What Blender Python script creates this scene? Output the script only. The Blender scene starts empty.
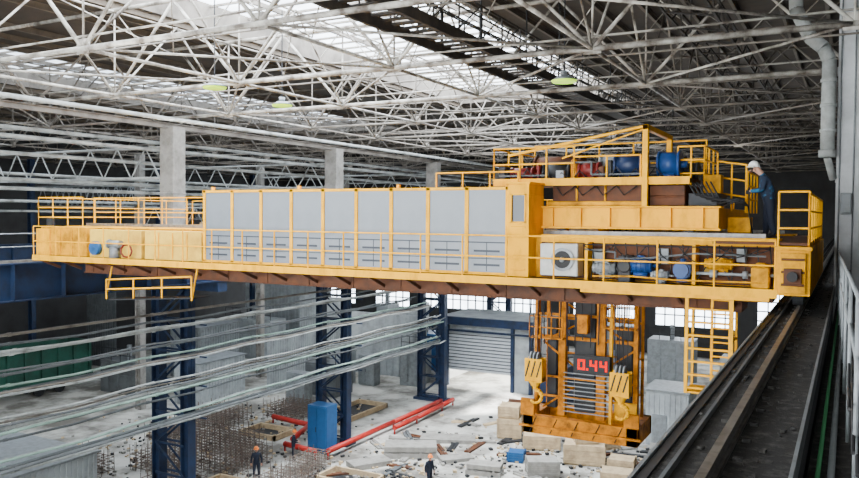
import bpy, math, random
from mathutils import Vector, Matrix
random.seed(7)
V=Vector
COL=bpy.context.scene.collection
# ------------------------------------------------------------------ materials
def mat(name,col,rough=.6,metal=0.0,dirt=.35,dcol=None,scale=2.5,bump=.0,emit=None,es=1.0,stretch=None,lo=.42,hi=.72,spec=.3):
    m=bpy.data.materials.new(name); m.use_nodes=True
    nt=m.node_tree; n=nt.nodes; l=nt.links
    b=n['Principled BSDF']
    b.inputs['Roughness'].default_value=rough; b.inputs['Metallic'].default_value=metal
    b.inputs['Specular IOR Level'].default_value=spec
    tc=n.new('ShaderNodeTexCoord'); mp=n.new('ShaderNodeMapping')
    if stretch: mp.inputs['Scale'].default_value=stretch
    l.new(tc.outputs['Object'],mp.inputs['Vector'])
    nz=n.new('ShaderNodeTexNoise'); nz.inputs['Scale'].default_value=scale; nz.inputs['Detail'].default_value=6; nz.inputs['Roughness'].default_value=.65
    l.new(mp.outputs[0],nz.inputs['Vector'])
    cr=n.new('ShaderNodeValToRGB'); cr.color_ramp.elements[0].position=lo; cr.color_ramp.elements[1].position=hi
    if dcol is None: dcol=tuple(c*.45 for c in col)
    mx=[dcol[i]*dirt+col[i]*(1-dirt) for i in range(3)]
    cr.color_ramp.elements[0].color=(*col,1); cr.color_ramp.elements[1].color=(*mx,1)
    l.new(nz.outputs[0],cr.inputs[0]); l.new(cr.outputs[0],b.inputs['Base Color'])
    if bump:
        bp=n.new('ShaderNodeBump'); bp.inputs['Strength'].default_value=bump; bp.inputs['Distance'].default_value=.05
        l.new(nz.outputs[0],bp.inputs['Height']); l.new(bp.outputs[0],b.inputs['Normal'])
    if emit:
        b.inputs['Emission Color'].default_value=(*emit,1); b.inputs['Emission Strength'].default_value=es
    return m
YEL=mat('yellow_paint',(.84,.40,.0),.55,0,.6,(.30,.12,.0),2.6,lo=.47,hi=.76,spec=.08,stretch=(1,1,.5))
YELD=mat('dirty_yellow_paint',(.66,.30,.0),.6,0,.9,(.13,.052,.008),2.2,spec=.08,lo=.44,hi=.72)
CREAM=mat('cream_paint',(.68,.44,.06),.6,0,.65,(.33,.17,.03),1.4,spec=.12)
RUST_SHADE=mat('rust_shade_brown_steel',(.10,.034,.012),.75,0,.8,(.028,.018,.014),2.5,.2)
ORNG=mat('orange_paint',(.50,.17,.002),.6,0,.95,(.07,.026,.007),3.5,spec=.1)
GPAN=mat('grey_panel_paint',(.165,.185,.205),.36,0,.45,(.095,.115,.14),1.0,spec=.4)
GLIN=mat('panel_seam_grey',(.028,.036,.05),.5,0,.2)
WHT=mat('white_steel_paint',(.46,.44,.39),.6,0,.95,(.07,.053,.04),1.2,lo=.40,hi=.62)
GRT=mat('dim_grey_truss_paint',(.19,.17,.145),.65,0,.9,(.045,.036,.03),.8)  # far copy of the truss paint, dimness of the deep hall mixed in
WHT2=mat('grey_white_pipe_paint',(.36,.38,.37),.6,0,.85,(.09,.09,.08),1.0,spec=.15)
GRYP=mat('grey_pipe_steel',(.11,.12,.125),.6,0,.6,(.04,.04,.04),1.2,spec=.2)
GRN_P=mat('pale_green_pipe_paint',(.22,.32,.27),.6,0,.7,(.07,.09,.08),1.2,spec=.15)
DARK=mat('dark_steel',(.020,.022,.026),.6,.2,.5,(.045,.04,.03),3)
GALV=mat('galvanised_steel',(.22,.24,.25),.5,.2,.6,(.08,.08,.08),3)
RAILM=mat('worn_rail_steel',(.22,.21,.19),.38,.4,.8,(.045,.04,.035),5)
DUST=mat('dusty_black_girder_top',(.024,.023,.022),.85,0,.8,(.11,.105,.095),9,.5,lo=.5,hi=.72)
BLUE=mat('blue_motor_paint',(.008,.045,.17),.45,0,.6)
NAVD=mat('navy_drum_paint',(.008,.020,.065),.45,0,.6)
DBLUE=mat('dark_blue_column_paint',(.009,.022,.058),.55,0,.7,(.009,.009,.010),2)
CABB=mat('blue_cabinet_paint',(.013,.08,.22),.5,0,.4)
RED=mat('red_paint',(.38,.018,.012),.5,0,.4)
DRED=mat('dark_red_paint',(.15,.009,.006),.5,0,.6)
GREEN=mat('green_wagon_paint',(.016,.075,.052),.6,0,.7,(.014,.022,.018),1)
CONC=mat('column_concrete',(.25,.24,.22),.85,0,.9,(.08,.072,.062),1.2,.2)
COLG=mat('grey_column_paint',(.50,.52,.53),.55,0,.7,(.22,.22,.22),.9)
CARD=mat('cream_crate_wood',(.50,.38,.23),.8,0,.7,(.20,.14,.085),2)
CORR=mat('light_corrugated_sheet',(.33,.36,.37),.6,0,.7,(.12,.12,.12),.8)
SLAB=mat('slab_concrete',(.28,.27,.245),.9,0,.7,(.12,.11,.095),2,.2)
BLK=mat('black_rubber',(.012,.012,.013),.6)
SKIN=mat('skin',(.48,.26,.18),.6,0,.1)
NAVY=mat('navy_workwear',(.009,.013,.026),.8,0,.3)
TEAL=mat('blue_workwear',(.010,.018,.038),.8,0,.9,(.02,.15,.30),3,lo=.5,hi=.6)
HELM=mat('white_helmet_plastic',(.8,.8,.78),.3,0,.05)
HELO=mat('orange_helmet_plastic',(.8,.2,.03),.3,0,.05)
LAMPG=mat('green_lamp_glow',(.5,.7,.05),.5,0,0,emit=(.42,.85,.02),es=1.3)
LED=mat('red_led',(.3,.0,.0),.5,0,0,emit=(1,.004,.0),es=1.8,spec=0)
GLASSD=mat('dark_window_glass',(.03,.04,.05),.15,0,.1)
def glass(name,col):
    m=bpy.data.materials.new(name); m.use_nodes=True; n=m.node_tree.nodes; l=m.node_tree.links
    n.remove(n['Principled BSDF'])
    t=n.new('ShaderNodeBsdfTransparent'); tc=n.new('ShaderNodeTexCoord'); nz=n.new('ShaderNodeTexNoise'); nz.inputs['Scale'].default_value=.6
    cr=n.new('ShaderNodeValToRGB'); cr.color_ramp.elements[0].color=(*[c*.6 for c in col],1); cr.color_ramp.elements[1].color=(*col,1)
    l.new(tc.outputs['Object'],nz.inputs['Vector']); l.new(nz.outputs[0],cr.inputs[0]); l.new(cr.outputs[0],t.inputs[0])
    l.new(t.outputs[0],n['Material Output'].inputs[0]); return m
GLS=glass('clear_window_glass',(.95,.97,1)); GLSD=glass('dirty_window_glass',(.6,.62,.65))
# ------------------------------------------------------------------ builder
class B:
    def __init__(s): s.v=[];s.f=[];s.m=[]
    def box(s,x0,x1,y0,y1,z0,z1,m=0):
        i=len(s.v)
        s.v+=[(x0,y0,z0),(x1,y0,z0),(x1,y1,z0),(x0,y1,z0),(x0,y0,z1),(x1,y0,z1),(x1,y1,z1),(x0,y1,z1)]
        s.f+=[(i,i+3,i+2,i+1),(i+4,i+5,i+6,i+7),(i,i+1,i+5,i+4),(i+1,i+2,i+6,i+5),(i+2,i+3,i+7,i+6),(i+3,i,i+4,i+7)]
        s.m+=[m]*6; return s
    def cb(s,x,y,z,sx,sy,sz,m=0): return s.box(x-sx/2,x+sx/2,y-sy/2,y+sy/2,z,z+sz,m)
    def beam(s,p,q,w,h,m=0,up=(0,0,1)):
        p=V(p);q=V(q);d=(q-p).normalized();u=V(up)
        if abs(d.dot(u))>.98:u=V((1,0,0))
        r=d.cross(u).normalized();u=r.cross(d);i=len(s.v)
        for e in (p,q):
            for a,c in((-1,-1),(1,-1),(1,1),(-1,1)): s.v.append(tuple(e+r*a*w/2+u*c*h/2))
        s.f+=[(i,i+1,i+2,i+3),(i+7,i+6,i+5,i+4)]+[(i+k,i+4+k,i+4+(k+1)%4,i+(k+1)%4) for k in range(4)]
        s.m+=[m]*6;return s
    def ibeam(s,p,q,w,h,t=.03,m=0,up=(0,0,1)):
        p=V(p);q=V(q);d=(q-p).normalized();u=V(up)
        if abs(d.dot(u))>.98:u=V((1,0,0))
        r=d.cross(u).normalized();u=r.cross(d)
        s.beam(p,q,t,h,m,up);s.beam(p+u*(h/2),q+u*(h/2),w,t,m,up);s.beam(p-u*(h/2),q-u*(h/2),w,t,m,up);return s
    def cone(s,p,q,r0,r1,n=8,m=0,cap=True):
        p=V(p);q=V(q);d=(q-p).normalized();u=V((0,0,1)) if abs(d.z)<.95 else V((1,0,0))
        r=d.cross(u).normalized();u=r.cross(d);i=len(s.v)
        for e,R in((p,r0),(q,r1)):
            for k in range(n):
                a=2*math.pi*k/n; s.v.append(tuple(e+(r*math.cos(a)+u*math.sin(a))*R))
        for k in range(n): s.f.append((i+k,i+n+k,i+n+(k+1)%n,i+(k+1)%n));s.m.append(m)
        if cap: s.f+=[tuple(i+k for k in range(n)),tuple(i+n+k for k in reversed(range(n)))];s.m+=[m]*2
        return s
    def tube(s,p,q,r,n=8,m=0): return s.cone(p,q,r,r,n,m)
    def path(s,pts,r,n=6,m=0):
        for a,b in zip(pts,pts[1:]): s.tube(a,b,r,n,m)
        return s
    def dome(s,c,r,rz,n=12,k=5,m=0):
        i=len(s.v)
        for j in range(k):
            t=math.pi/2*j/k
            for a in range(n):
                q=2*math.pi*a/n; s.v.append((c[0]+r*math.cos(t)*math.cos(q),c[1]+r*math.cos(t)*math.sin(q),c[2]+rz*math.sin(t)))
        s.v.append((c[0],c[1],c[2]+rz))
        for j in range(k-1):
            for a in range(n): s.f.append((i+j*n+a,i+j*n+(a+1)%n,i+(j+1)*n+(a+1)%n,i+(j+1)*n+a));s.m.append(m)
        for a in range(n): s.f.append((i+(k-1)*n+a,i+(k-1)*n+(a+1)%n,i+k*n));s.m.append(m)
        return s
    def rail(s,p,q,h=1.0,step=1.2,r=.022,mids=1,m=0,toe=0):
        p=V(p);q=V(q);L=(q-p).length;n=max(1,round(L/step))
        for k in range(n+1):
            a=p.lerp(q,k/n); s.tube(a,a+V((0,0,h)),r,6,m)
        for j in range(mids+1):
            z=V((0,0,h*(j+1)/(mids+1))); s.tube(p+z,q+z,r,6,m)
        return s
    def ladder(s,p,q,w,ax,step=.3,r=.02,m=0):
        p=V(p);q=V(q);ax=V(ax)*w/2
        s.beam(p-ax,q-ax,.05,.05,m);s.beam(p+ax,q+ax,.05,.05,m)
        n=int((q-p).length/step)
        for k in range(n):
            a=p.lerp(q,(k+.5)/n); s.tube(a-ax,a+ax,r,6,m)
        return s
def meta(o,label=None,cat=None,group=None,kind=None):
    if label:o['label']=label
    if cat:o['category']=cat
    if group:o['group']=group
    if kind:o['kind']=kind
def wloc(o):
    l=V(o.location)
    while o.parent: o=o.parent; l+=V(o.location)
    return l
def mk(name,b,mats,parent=None,label=None,cat=None,group=None,kind=None,smooth=False,bevel=0,base=False):
    if not isinstance(mats,(list,tuple)): mats=[mats]
    xs=[[v[i] for v in b.v] for i in range(3)]
    c=V([(min(a)+max(a))/2 for a in xs]);
    if base or parent is None: c.z=min(xs[2])
    me=bpy.data.meshes.new(name); me.from_pydata([tuple(V(v)-c) for v in b.v],[],b.f)
    for m in mats: me.materials.append(m)
    me.polygons.foreach_set('material_index',b.m)
    if smooth: me.polygons.foreach_set('use_smooth',[len(p.vertices)==4 for p in me.polygons])
    me.update()
    o=bpy.data.objects.new(name,me); COL.objects.link(o)
    if parent: o.parent=parent; o.location=c-wloc(parent)
    else: o.location=c
    if bevel:
        bv=o.modifiers.new('bevel','BEVEL'); bv.width=bevel; bv.segments=1; bv.limit_method='ANGLE'
    meta(o,label,cat,group,kind); return o
def root(name,loc,label,cat,group=None):
    o=bpy.data.objects.new(name,None); o.location=loc; o.empty_display_size=.3; COL.objects.link(o); meta(o,label,cat,group); return o
def dup(o,off,label=None,rotz=0):
    n=o.copy(); COL.objects.link(n); n.location=V(o.location)+V(off)
    if rotz: n.rotation_euler[2]+=rotz
    if label:n['label']=label
    def rec(a,b):
        for c in a.children:
            if c is n: continue
            k=c.copy(); COL.objects.link(k); k.parent=b; rec(c,k)
    rec(o,n); return n
# ------------------------------------------------------------------ camera
f=781.0;cx,cy=429.5,239.0
d1=V((-1451.5,34,-f)).normalized(); d2=V((420.5,21,-f)); d2=(d2-d1*d2.dot(d1)).normalized()
ex=-d1;ey=d2;ez=ex.cross(ey)
R=Matrix((ex,ey,ez))
cam=bpy.data.cameras.new('camera'); co=bpy.data.objects.new('camera',cam); COL.objects.link(co)
co.matrix_world=Matrix.Translation((0,0,14.5))@R.to_4x4()
cam.sensor_width=36; cam.lens=36*f/859; cam.clip_end=400; cam.clip_start=.05
bpy.context.scene.camera=co
# ------------------------------------------------------------------ world
w=bpy.data.worlds.new('world'); bpy.context.scene.world=w; w.use_nodes=True
bg=w.node_tree.nodes['Background']; bg.inputs[0].default_value=(.90,.96,1,1); bg.inputs[1].default_value=16.0
# ------------------------------------------------------------------ shell
FY=84.0; LX=-66.0; ZR=22.4
FLO=mat('concrete_floor',(.50,.49,.445),.85,0,.9,(.10,.09,.075),.3,.15,lo=.42,hi=.60)
mk('floor',B().box(LX,3,-6,FY,-.3,0),FLO,kind='structure')
WALLM=mat('dark_sheet_wall',(.045,.045,.046),.8,0,.6,(.02,.018,.016),.5)
def wallY(name,y,x0,x1,z0,z1,holes,m,kind='structure'):
    b=B(); xs=sorted(holes); cur=x0
    for (a,c,zb,zt) in xs:
        if a>cur:b.box(cur,a,y,y+.3,z0,z1)
        b.box(a,c,y,y+.3,z0,zb);b.box(a,c,y,y+.3,zt,z1);cur=c
    if cur<x1:b.box(cur,x1,y,y+.3,z0,z1)
    mk(name,b,m,kind=kind)
H=[(-64,-56,3,7),(-53,-48,3,9),(-46,-31,3.2,9),(-27,-20,3.4,9),(-18,-10,3.0,9),(-8,-2,3.2,8)]
wallY('wall_far',FY,LX,3,0,ZR,H,WALLM)
for i,(a,c,zb,zt) in enumerate(H):
    b=B(); b.box(a,c,FY+.12,FY+.14,zb,zt,1)
    x=a
    while x<=c+.01: b.box(x-.06,x+.06,FY+.05,FY+.2,zb,zt); x+=1.0
    for k in range(6): z=zb+(zt-zb)*k/5; b.box(a,c,FY+.06,FY+.19,z-.06,z+.06)
    mk('window_%d'%(i+1),b,[GRYP,GLS],kind='structure')
mk('wall_left',B().box(LX-.3,LX,-6,FY,0,9).box(LX-.3,LX,-6,FY,10.5,ZR),WALLM,kind='structure')
b=B(); b.box(LX-.2,LX-.18,-6,FY,9,10.5,1)
for k in range(60): b.box(LX-.25,LX-.1,-6+k*1.5-.07,-6+k*1.5+.07,9,10.5)
mk('window_7',b,[DARK,GLSD],kind='structure')
mk('wall_right',B().box(3,3.3,-6,FY,0,ZR),WALLM,kind='structure')
wallY('wall_near',-6.3,LX,3,0,ZR,[(-34,0,9,20)],WALLM)  # wide window opening added behind the camera to light the crane front
b=B(); 
for k in range(18): b.box(-34+2*k-.05,-34+2*k+.05,-6.3,-6.1,9,20)
for z in(9,12.6,16.3,20): b.box(-34,0,-6.3,-6.1,z-.06,z+.06)
mk('window_8',b,GALV,kind='structure')
CEILM=mat('brown_roof_deck',(.065,.050,.038),.85,0,.7,(.022,.018,.014),.6,.1)
b=B()
S=[(-46,-36,14,62),(-24.4,-12.6,12,50)]
b.box(LX,-46,-6,FY,ZR,ZR+.2);b.box(-36,-24.4,-6,FY,ZR,ZR+.2);b.box(-12.6,3,-6,FY,ZR,ZR+.2)
for a,c,y0,y1 in S: b.box(a,c,-6,y0,ZR,ZR+.2);b.box(a,c,y1,FY,ZR,ZR+.2)
mk('ceiling',b,CEILM,kind='structure')
for i,(a,c,y0,y1) in enumerate(S):
    b=B(); b.box(a,c,y0,y1,ZR+1.0,ZR+1.02,1)
    b.box(a,a+.1,y0,y1,ZR,ZR+1.05);b.box(c-.1,c,y0,y1,ZR,ZR+1.05);b.box(a,c,y0,y0+.1,ZR,ZR+1);b.box(a,c,y1-.1,y1,ZR,ZR+1)
    y=y0
    while y<=y1: b.box(a,c,y-.04,y+.04,ZR+.9,ZR+1.0); y+=1.2
    for k in range(1,5): x=a+(c-a)*k/5; b.box(x-.06,x+.06,y0,y1,ZR+.8,ZR+1)
    mk('window_%d'%(9+i),b,[GRT,GLS if i else GLSD],kind='structure')
# ------------------------------------------------------------------ roof trusses
ZB,ZT=18.85,21.95
ZM=(ZB+ZT)/2
def truss(y,x0,x1,nodes,M1,near):
    r=root('roof_truss',(x0,y,ZB),'white painted tubular steel roof truss under the roof deck','truss','roof trusses')
    rr=.075 if near else .055
    mk('bottom_chord',B().tube((x0,y,ZB),(x1,y,ZB),rr,8).tube((x0,y,ZB+.32),(x1,y,ZB+.32),.028,6),M1,r,smooth=True)
    mk('top_chord',B().tube((x0,y,ZT),(x1,y,ZT),rr,8),M1,r,smooth=True)
    w=B()
    for x in nodes:
        w.tube((x,y,ZB),(x,y,ZT),.032,6)
        for s in(-3,3):
            if x0<=x+s<=x1:
                w.tube((x,y,ZB),(x+s,y,ZT),.052 if near else .042,6)
                if near: w.tube((x+s/2,y,ZM),(x,y,ZT),.022,6)
        w.box(x-.24,x+.24,y-.02,y+.02,ZB-.14,ZB+.26)
    mk('web_members',w,M1,r,smooth=True)
    return r
N1=[-24,-18,-12,-6,0]
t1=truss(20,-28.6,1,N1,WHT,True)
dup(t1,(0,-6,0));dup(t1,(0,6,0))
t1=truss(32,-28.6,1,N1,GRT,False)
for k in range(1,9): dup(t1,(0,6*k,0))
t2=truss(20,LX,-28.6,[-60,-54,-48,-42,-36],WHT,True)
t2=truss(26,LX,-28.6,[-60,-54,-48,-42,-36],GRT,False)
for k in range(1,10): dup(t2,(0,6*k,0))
def tie(x):
    r=root('longitudinal_brace',(x,14,ZB),'white tubular bracing line between roof trusses','brace','roof braces')
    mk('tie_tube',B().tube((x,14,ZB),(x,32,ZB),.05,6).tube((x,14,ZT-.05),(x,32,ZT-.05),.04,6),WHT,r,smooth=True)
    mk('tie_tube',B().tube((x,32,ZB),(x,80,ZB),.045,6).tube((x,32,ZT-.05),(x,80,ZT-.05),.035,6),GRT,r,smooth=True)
    w=B();w2=B()
    for k in range(11):
        y=14+6*k; q=w2 if k<2 else w
        q.tube((x,y,ZB),(x,y+3,ZT),.04,6).tube((x,y+6,ZB),(x,y+3,ZT),.04,6)
        if k%2==0: q.tube((x,y,ZB),(x+6,y+6,ZB),.036,6)
        else: q.tube((x,y+6,ZB),(x+6,y,ZB),.036,6)
        q.tube((x,y+3,ZT),(x+3,y+6,ZB+1.2),.02,5).tube((x+3,y+6,ZB+1.2),(x+6,y+3,ZT),.02,5)
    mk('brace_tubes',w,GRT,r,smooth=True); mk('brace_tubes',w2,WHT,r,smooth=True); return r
t=tie(-24)
for x in(-18,-12,-6,-36,-48,-60): dup(t,(x+24,0,0))
p=mk('roof_purlin',B().ibeam((0,-4,ZR-.14),(0,FY,ZR-.14),.12,.22,.02),mat('purlin_steel',(.13,.105,.08),.7,0,.6),label='brown steel roof purlin running under the deck',cat='purlin',group='roof purlins')
p.location.x=-27
for x in [-25.5,-24.45,-12.5,-11.4,-9.9,-8.4,-6.9,-5.4,-3.9,-2.4,-.9,-31,-33,-35,-46.1,-47.5,-49,-52,-55,-58,-62]: dup(p,(x+27,0,0))
cd=mk('roof_conduit',B().tube((-28.4,23,19.25),(.9,23,19.25),.03,6),GRT,label='thin grey conduit running across the roof trusses',cat='conduit',group='roof conduits')
for dy,dz in((-5.6,.5),(3.4,1.1),(7,.2),(11,.8),(15.5,-.1),(21,.5),(29,.2)): dup(cd,(0,dy,dz))
b=B(); X=-28.6
b.ibeam((X,8,ZB-.2),(X,FY-.1,ZB-.2),.2,.22)
for k in range(11): b.tube((X,14+6*k,ZB),(X,17+6*k,ZT),.05,6).tube((X,20+6*k,ZB),(X,17+6*k,ZT),.05,6)
mk('eaves_girder',b,GRT,label='grey lattice girder running along the column tops',cat='girder')
# ceiling catwalk
cw=root('ceiling_catwalk',(-10.3,12,19.6),'dark grey steel catwalk with railings hung below the roof','catwalk')
DBR=mat('dark_catwalk_steel',(.030,.027,.025),.8,0,.6,(.085,.07,.055),2)
b=B().box(-11.0,-10.9,12,68,19.35,19.65).box(-9.7,-9.6,12,68,19.35,19.65)
for k in range(112): b.box(-10.9,-9.7,12+.5*k,12.22+.5*k,19.58,19.62)
mk('deck',b,DBR,cw)
b=B(); b.rail((-10.95,12,19.63),(-10.95,68,19.63),1.0,1.5,.028,2).rail((-9.65,12,19.63),(-9.65,68,19.63),1.0,1.5,.028,2)
for k in range(37):
    for x in(-10.95,-9.65): b.tube((x,12+1.5*k,19.63),(x,13.5+1.5*k,20.63),.022,5)
mk('railing',b,DBR,cw)
for k in range(8):
    for x in(-10.95,-9.65): mk('hanger',B().tube((x,14+7*k,19.5),(x,14+7*k,ZR),.03,6),DARK,cw)
b=B()
for x in(-3.4,-4.6):
    b.beam((x,12,20.1),(x,80,20.1),.07,.07).beam((x,12,20.6),(x,80,20.6),.07,.07)
    for k in range(68): b.beam((x,12+k,20.1 if k%2 else 20.6),(x,13+k,20.6 if k%2 else 20.1),.04,.04)
for k in range(34): b.beam((-4.6,12+2*k,20.1),(-3.4,13+2*k,20.1),.05,.05)
for k in range(12): b.tube((-4.6,14+6*k,20.3),(-4.6,14+6*k,ZR),.04,6)
mk('monorail_beam',b,DBR,label='dark twin lattice steel beam below the roof',cat='beam')
def lamp(x,y,z):
    r=root('high_bay_lamp',(x,y,z),'green glowing discharge lamp hanging from truss','lamp','green high bay lamps')
    mk('lamp_shade',B().cone((x,y,z),(x,y,z+.12),.42,.2,16).cone((x,y,z+.12),(x,y,z+.3),.12,.12,10),GALV,r,smooth=True)
    mk('bulb_lens',B().cone((x,y,z-.06),(x,y,z),.36,.4,16),LAMPG,r)
    mk('hanger_rod',B().tube((x,y,z+.3),(x,y,ZR),.02,6),DARK,r); return r
l1=lamp(-18.9,19.8,18.75)
dup(l1,(-.7,4.4,0));dup(l1,(10.9,3.9,0))
pp=mk('ceiling_pipe',B().tube((-30,8,17.6),(-30,80,17.6),.09,8),WHT2,label='light grey pipe running below the roof along columns',cat='pipe',group='ceiling pipes',smooth=True)
for dx,dz in((-.5,.4),(-1.2,-.6),(-2.2,.2),(-3.5,-1.6),(-3.9,-2.0),(4.5,.9),(-14,-.8),(-16,-2.4),(-20,-1),(-25,-3)): dup(pp,(dx,0,dz))
# ------------------------------------------------------------------ far column row
def column(y,up=True):
    X=-28.65
    r=root('crane_column',(X,y,0),'dark blue lattice steel column with grey concrete upper shaft','column','hall columns')
    for x in(X-.95,X+.95): mk('column_leg',B().ibeam((x,y,.2),(x,y,11.2),.5,.45,.05),DBLUE,r)
    mk('base_plate',B().box(X-1.4,X+1.4,y-.5,y+.5,0,.2),DBLUE,r)
    mk('cap_plate',B().box(X-1.4,X+1.4,y-.5,y+.5,11.2,11.4),DBLUE,r)
    b=B(); z=.4;s=1
    while z<10.2:
        for yy in(y-.26,y+.26):
            b.beam((X-.95*s,yy,z),(X+.95*s,yy,z+1.5),.05,.1); b.beam((X-.95,yy,z),(X+.95,yy,z),.05,.1)
        z+=1.5;s=-s
    mk('lacing_bars',b,DBLUE,r)
    mk('upper_shaft',B().box(X-.45,X+.45,y-.4,y+.4,11.4,18.6).box(X-.47,X+.47,y-.42,y+.42,15.4,15.5),CONC,r,bevel=.03)
    return r
c1=column(27.2)
for y in(40.5,53.8,67.1,13.9): dup(c1,(0,y-27.2,0))
b=B(); b.ibeam((-46,27.2,0),(-46,27.2,18.8),.5,.5,.06); b.box(-46.5,-45.5,26.8,27.6,12,12.4)
for k in range(12): b.box(-46.25,-45.75,26.94,27.46,1.5*k,1.5*k+.06)
cc=mk('aisle_column',b,CONC,label='pale steel column in the next aisle',cat='column',group='next aisle columns')
for dy in(13.3,26.6,39.9): dup(cc,(0,dy,0))
b=B().ibeam((-58.5,27.2,0),(-58.5,27.2,18.8),.4,.4,.05)
cc=mk('aisle_column',b,DBLUE,label='dark blue steel column beside the outer aisle',cat='column',group='next aisle columns')
for dy in(13.3,26.6,39.9): dup(cc,(0,dy,0))
def bridge(y,z,lab):
    b=B()
    for yy in(y,y+1.6):
        b.tube((-58.25,yy,z),(-46.35,yy,z),.08,6).tube((-58.25,yy,z+1.6),(-46.35,yy,z+1.6),.06,6)
        for k in range(8): x=-58.2+1.43*k; b.tube((x,yy,z),(x+.72,yy,z+1.6),.04,5).tube((x+.72,yy,z+1.6),(x+1.43,yy,z),.04,5)
    b.box(-58.25,-46.35,y,y+1.6,z-.1,z)
    return mk('lattice_footbridge',b,GALV,label=lab,cat='footbridge',group='lattice footbridges')
for y,z in((27.5,14.6),(40.8,15.0),(54.1,14.0),(67.4,15.4),(40.8,10.2),(54.1,9.8)): bridge(y,z,'grey lattice footbridge between aisle columns')
def hbridge(y,z):
    b=B()
    b.tube((-45.75,y,z),(-29.1,y,z),.08,6).tube((-45.75,y,z+1.5),(-29.1,y,z+1.5),.06,6)
    for k in range(8): x=-45.5+2*k; b.tube((x,y,z),(x+1,y,z+1.5),.035,5).tube((x+1,y,z+1.5),(x+2,y,z),.035,5)
    return mk('lattice_tie_beam',b,WHT2,label='grey lattice tie beam between column rows',cat='beam',group='lattice tie beams')
for y in(27.2,40.5,53.8,67.1): hbridge(y,16.2)
for y in(40.5,53.8,67.1): hbridge(y,13.4)
# far runway
FR=-25.75
r=root('far_runway_girder',(FR,0,11.4),'dark blue steel crane runway girder on columns','runway girder')
b=B().ibeam((FR,2,12.05),(FR,FY-.1,12.05),.6,1.3,.05)
for k in range(40): b.box(FR-.25,FR+.25,3+2*k,3.03+2*k,11.4,12.7)
mk('girder',b,DBLUE,r)
mk('crane_rail',B().box(FR-.05,FR+.05,2,FY-.1,12.70,12.82),RAILM,r)
mk('walkway_deck',B().box(-28.0,-26.1,2,FY-.1,12.6,12.68),DARK,r)
mk('guardrail',B().rail((-28,3,12.68),(-28,80,12.68),1,1.9,.025,1),GALV,r)
for y in(13.9,27.2,40.5,53.8,67.1): mk('bracket',B().box(-27.2,-25.5,y-.3,y+.3,10.9,11.38),DBLUE,r)
b=B().ibeam((-46.8,2,11.9),(-46.8,FY-.1,11.9),.5,1.1,.05)
for k in range(40): b.box(-47.0,-46.6,3+2*k,3.05+2*k,11.4,12.4)
mk('next_aisle_runway_girder',b,DBLUE,label='dark steel runway girder in the next aisle',cat='runway girder')
# pipe rack on far row : irregular bundles with gaps
PL=[(-27.35,4.98,.10,GRN_P,52.5),(-27.1,5.1,.06,GRYP,52),(-26.85,5.0,.05,WHT2,52.6),(-26.65,5.12,.07,GRYP,51),(-27.3,5.36,.05,WHT2,52),(-27.0,5.42,.04,GRYP,52),(-26.75,5.5,.05,GRN_P,51),
(-27.3,6.1,.05,GRYP,52),(-27.3,6.5,.09,WHT2,52.5),(-27.0,6.47,.05,GRYP,52),(-26.75,6.5,.06,GRN_P,52),(-27.2,6.8,.04,GRT,51),(-26.8,6.78,.05,GRYP,52.4),(-27.0,7.0,.05,WHT2,52),
(-27.25,7.86,.07,GRYP,50),(-26.95,7.84,.05,WHT2,50.5),(-26.7,8.0,.04,GRT,50),(-27.1,8.15,.05,GRN_P,50),
(-27.3,8.5,.06,GRYP,48),(-26.9,8.75,.04,GRYP,48),(-26.9,9.35,.08,WHT2,46),(-27.2,9.38,.05,GRYP,46),(-26.7,9.5,.04,WHT2,46),(-27.0,9.7,.05,GRYP,46),(-27.0,10.02,.06,GRT,45)]
for i,(x,z,rr,m,y1) in enumerate(PL):
    b=B(); y=4
    while y<y1:
        e=y+6.65
        if e>y1-1: e=y1
        mid=(y+e)/2; sag=.1 if rr<.055 else .0
        b.tube((x,y,z),(x,mid,z-sag),rr,7).tube((x,mid,z-sag),(x,e,z),rr,7); b.tube((x,y+.4,z-sag*.1),(x,y+.55,z-sag*.1),rr*1.35,7); y=e
    mk('service_pipe',b,m,label='pale painted service pipe with flanged joints along the columns',cat='pipe',group='service pipes on column row')
def prack(y):
    b=B().beam((-27.44,y,4.7),(-27.44,y,10.4),.04,.08)
    for z in(4.84,6.36,7.74,9.26): b.beam((-27.44,y,z),(-26.5,y,z),.07,.07)
    return mk('pipe_bracket',b,DBLUE,label='dark blue steel bracket holding pipes on column',cat='bracket',group='pipe brackets')
q=prack(13.9)
for k in(1,2): dup(q,(0,13.3*k,0))
# ------------------------------------------------------------------ near runway
r=root('near_runway_girder',(-.85,2,12.5),'dark steel crane runway girder with worn rail on top','runway girder')
mk('girder',B().box(-1.36,-1.28,2,FY-.1,11.3,12.58).box(-.5,-.44,2,FY-.1,11.3,12.5).box(-1.36,-.4,2,FY-.1,11.26,11.32),DARK,r)
mk('top_flange',B().box(-1.38,-.34,2,FY-.1,12.5,12.56),DUST,r)
b=B().box(-.93,-.82,2,FY-.1,12.56,12.60).box(-.90,-.85,2,FY-.1,12.60,12.66).box(-.91,-.84,2,FY-.1,12.66,12.71)
mk('crane_rail',b,RAILM,r)
b=B()
for k in range(70):
    y=3.6+.6*k
    b.cb(-1.0,y,12.56,.07,.06,.03).cb(-.75,y,12.56,.07,.06,.03)
mk('rail_clips',b,DUST,r,kind='stuff')
mk('edge_plate',B().box(-1.395,-1.365,2,FY-.1,12.44,12.60),GALV,r)
mk('collector_bar',B().box(-1.18,-1.15,2,FY-.1,12.56,12.62),GRYP,r)
mk('cable_channel',B().box(-.36,-.33,2,FY-.1,12.4,12.60),GALV,r)
b=B()
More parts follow.
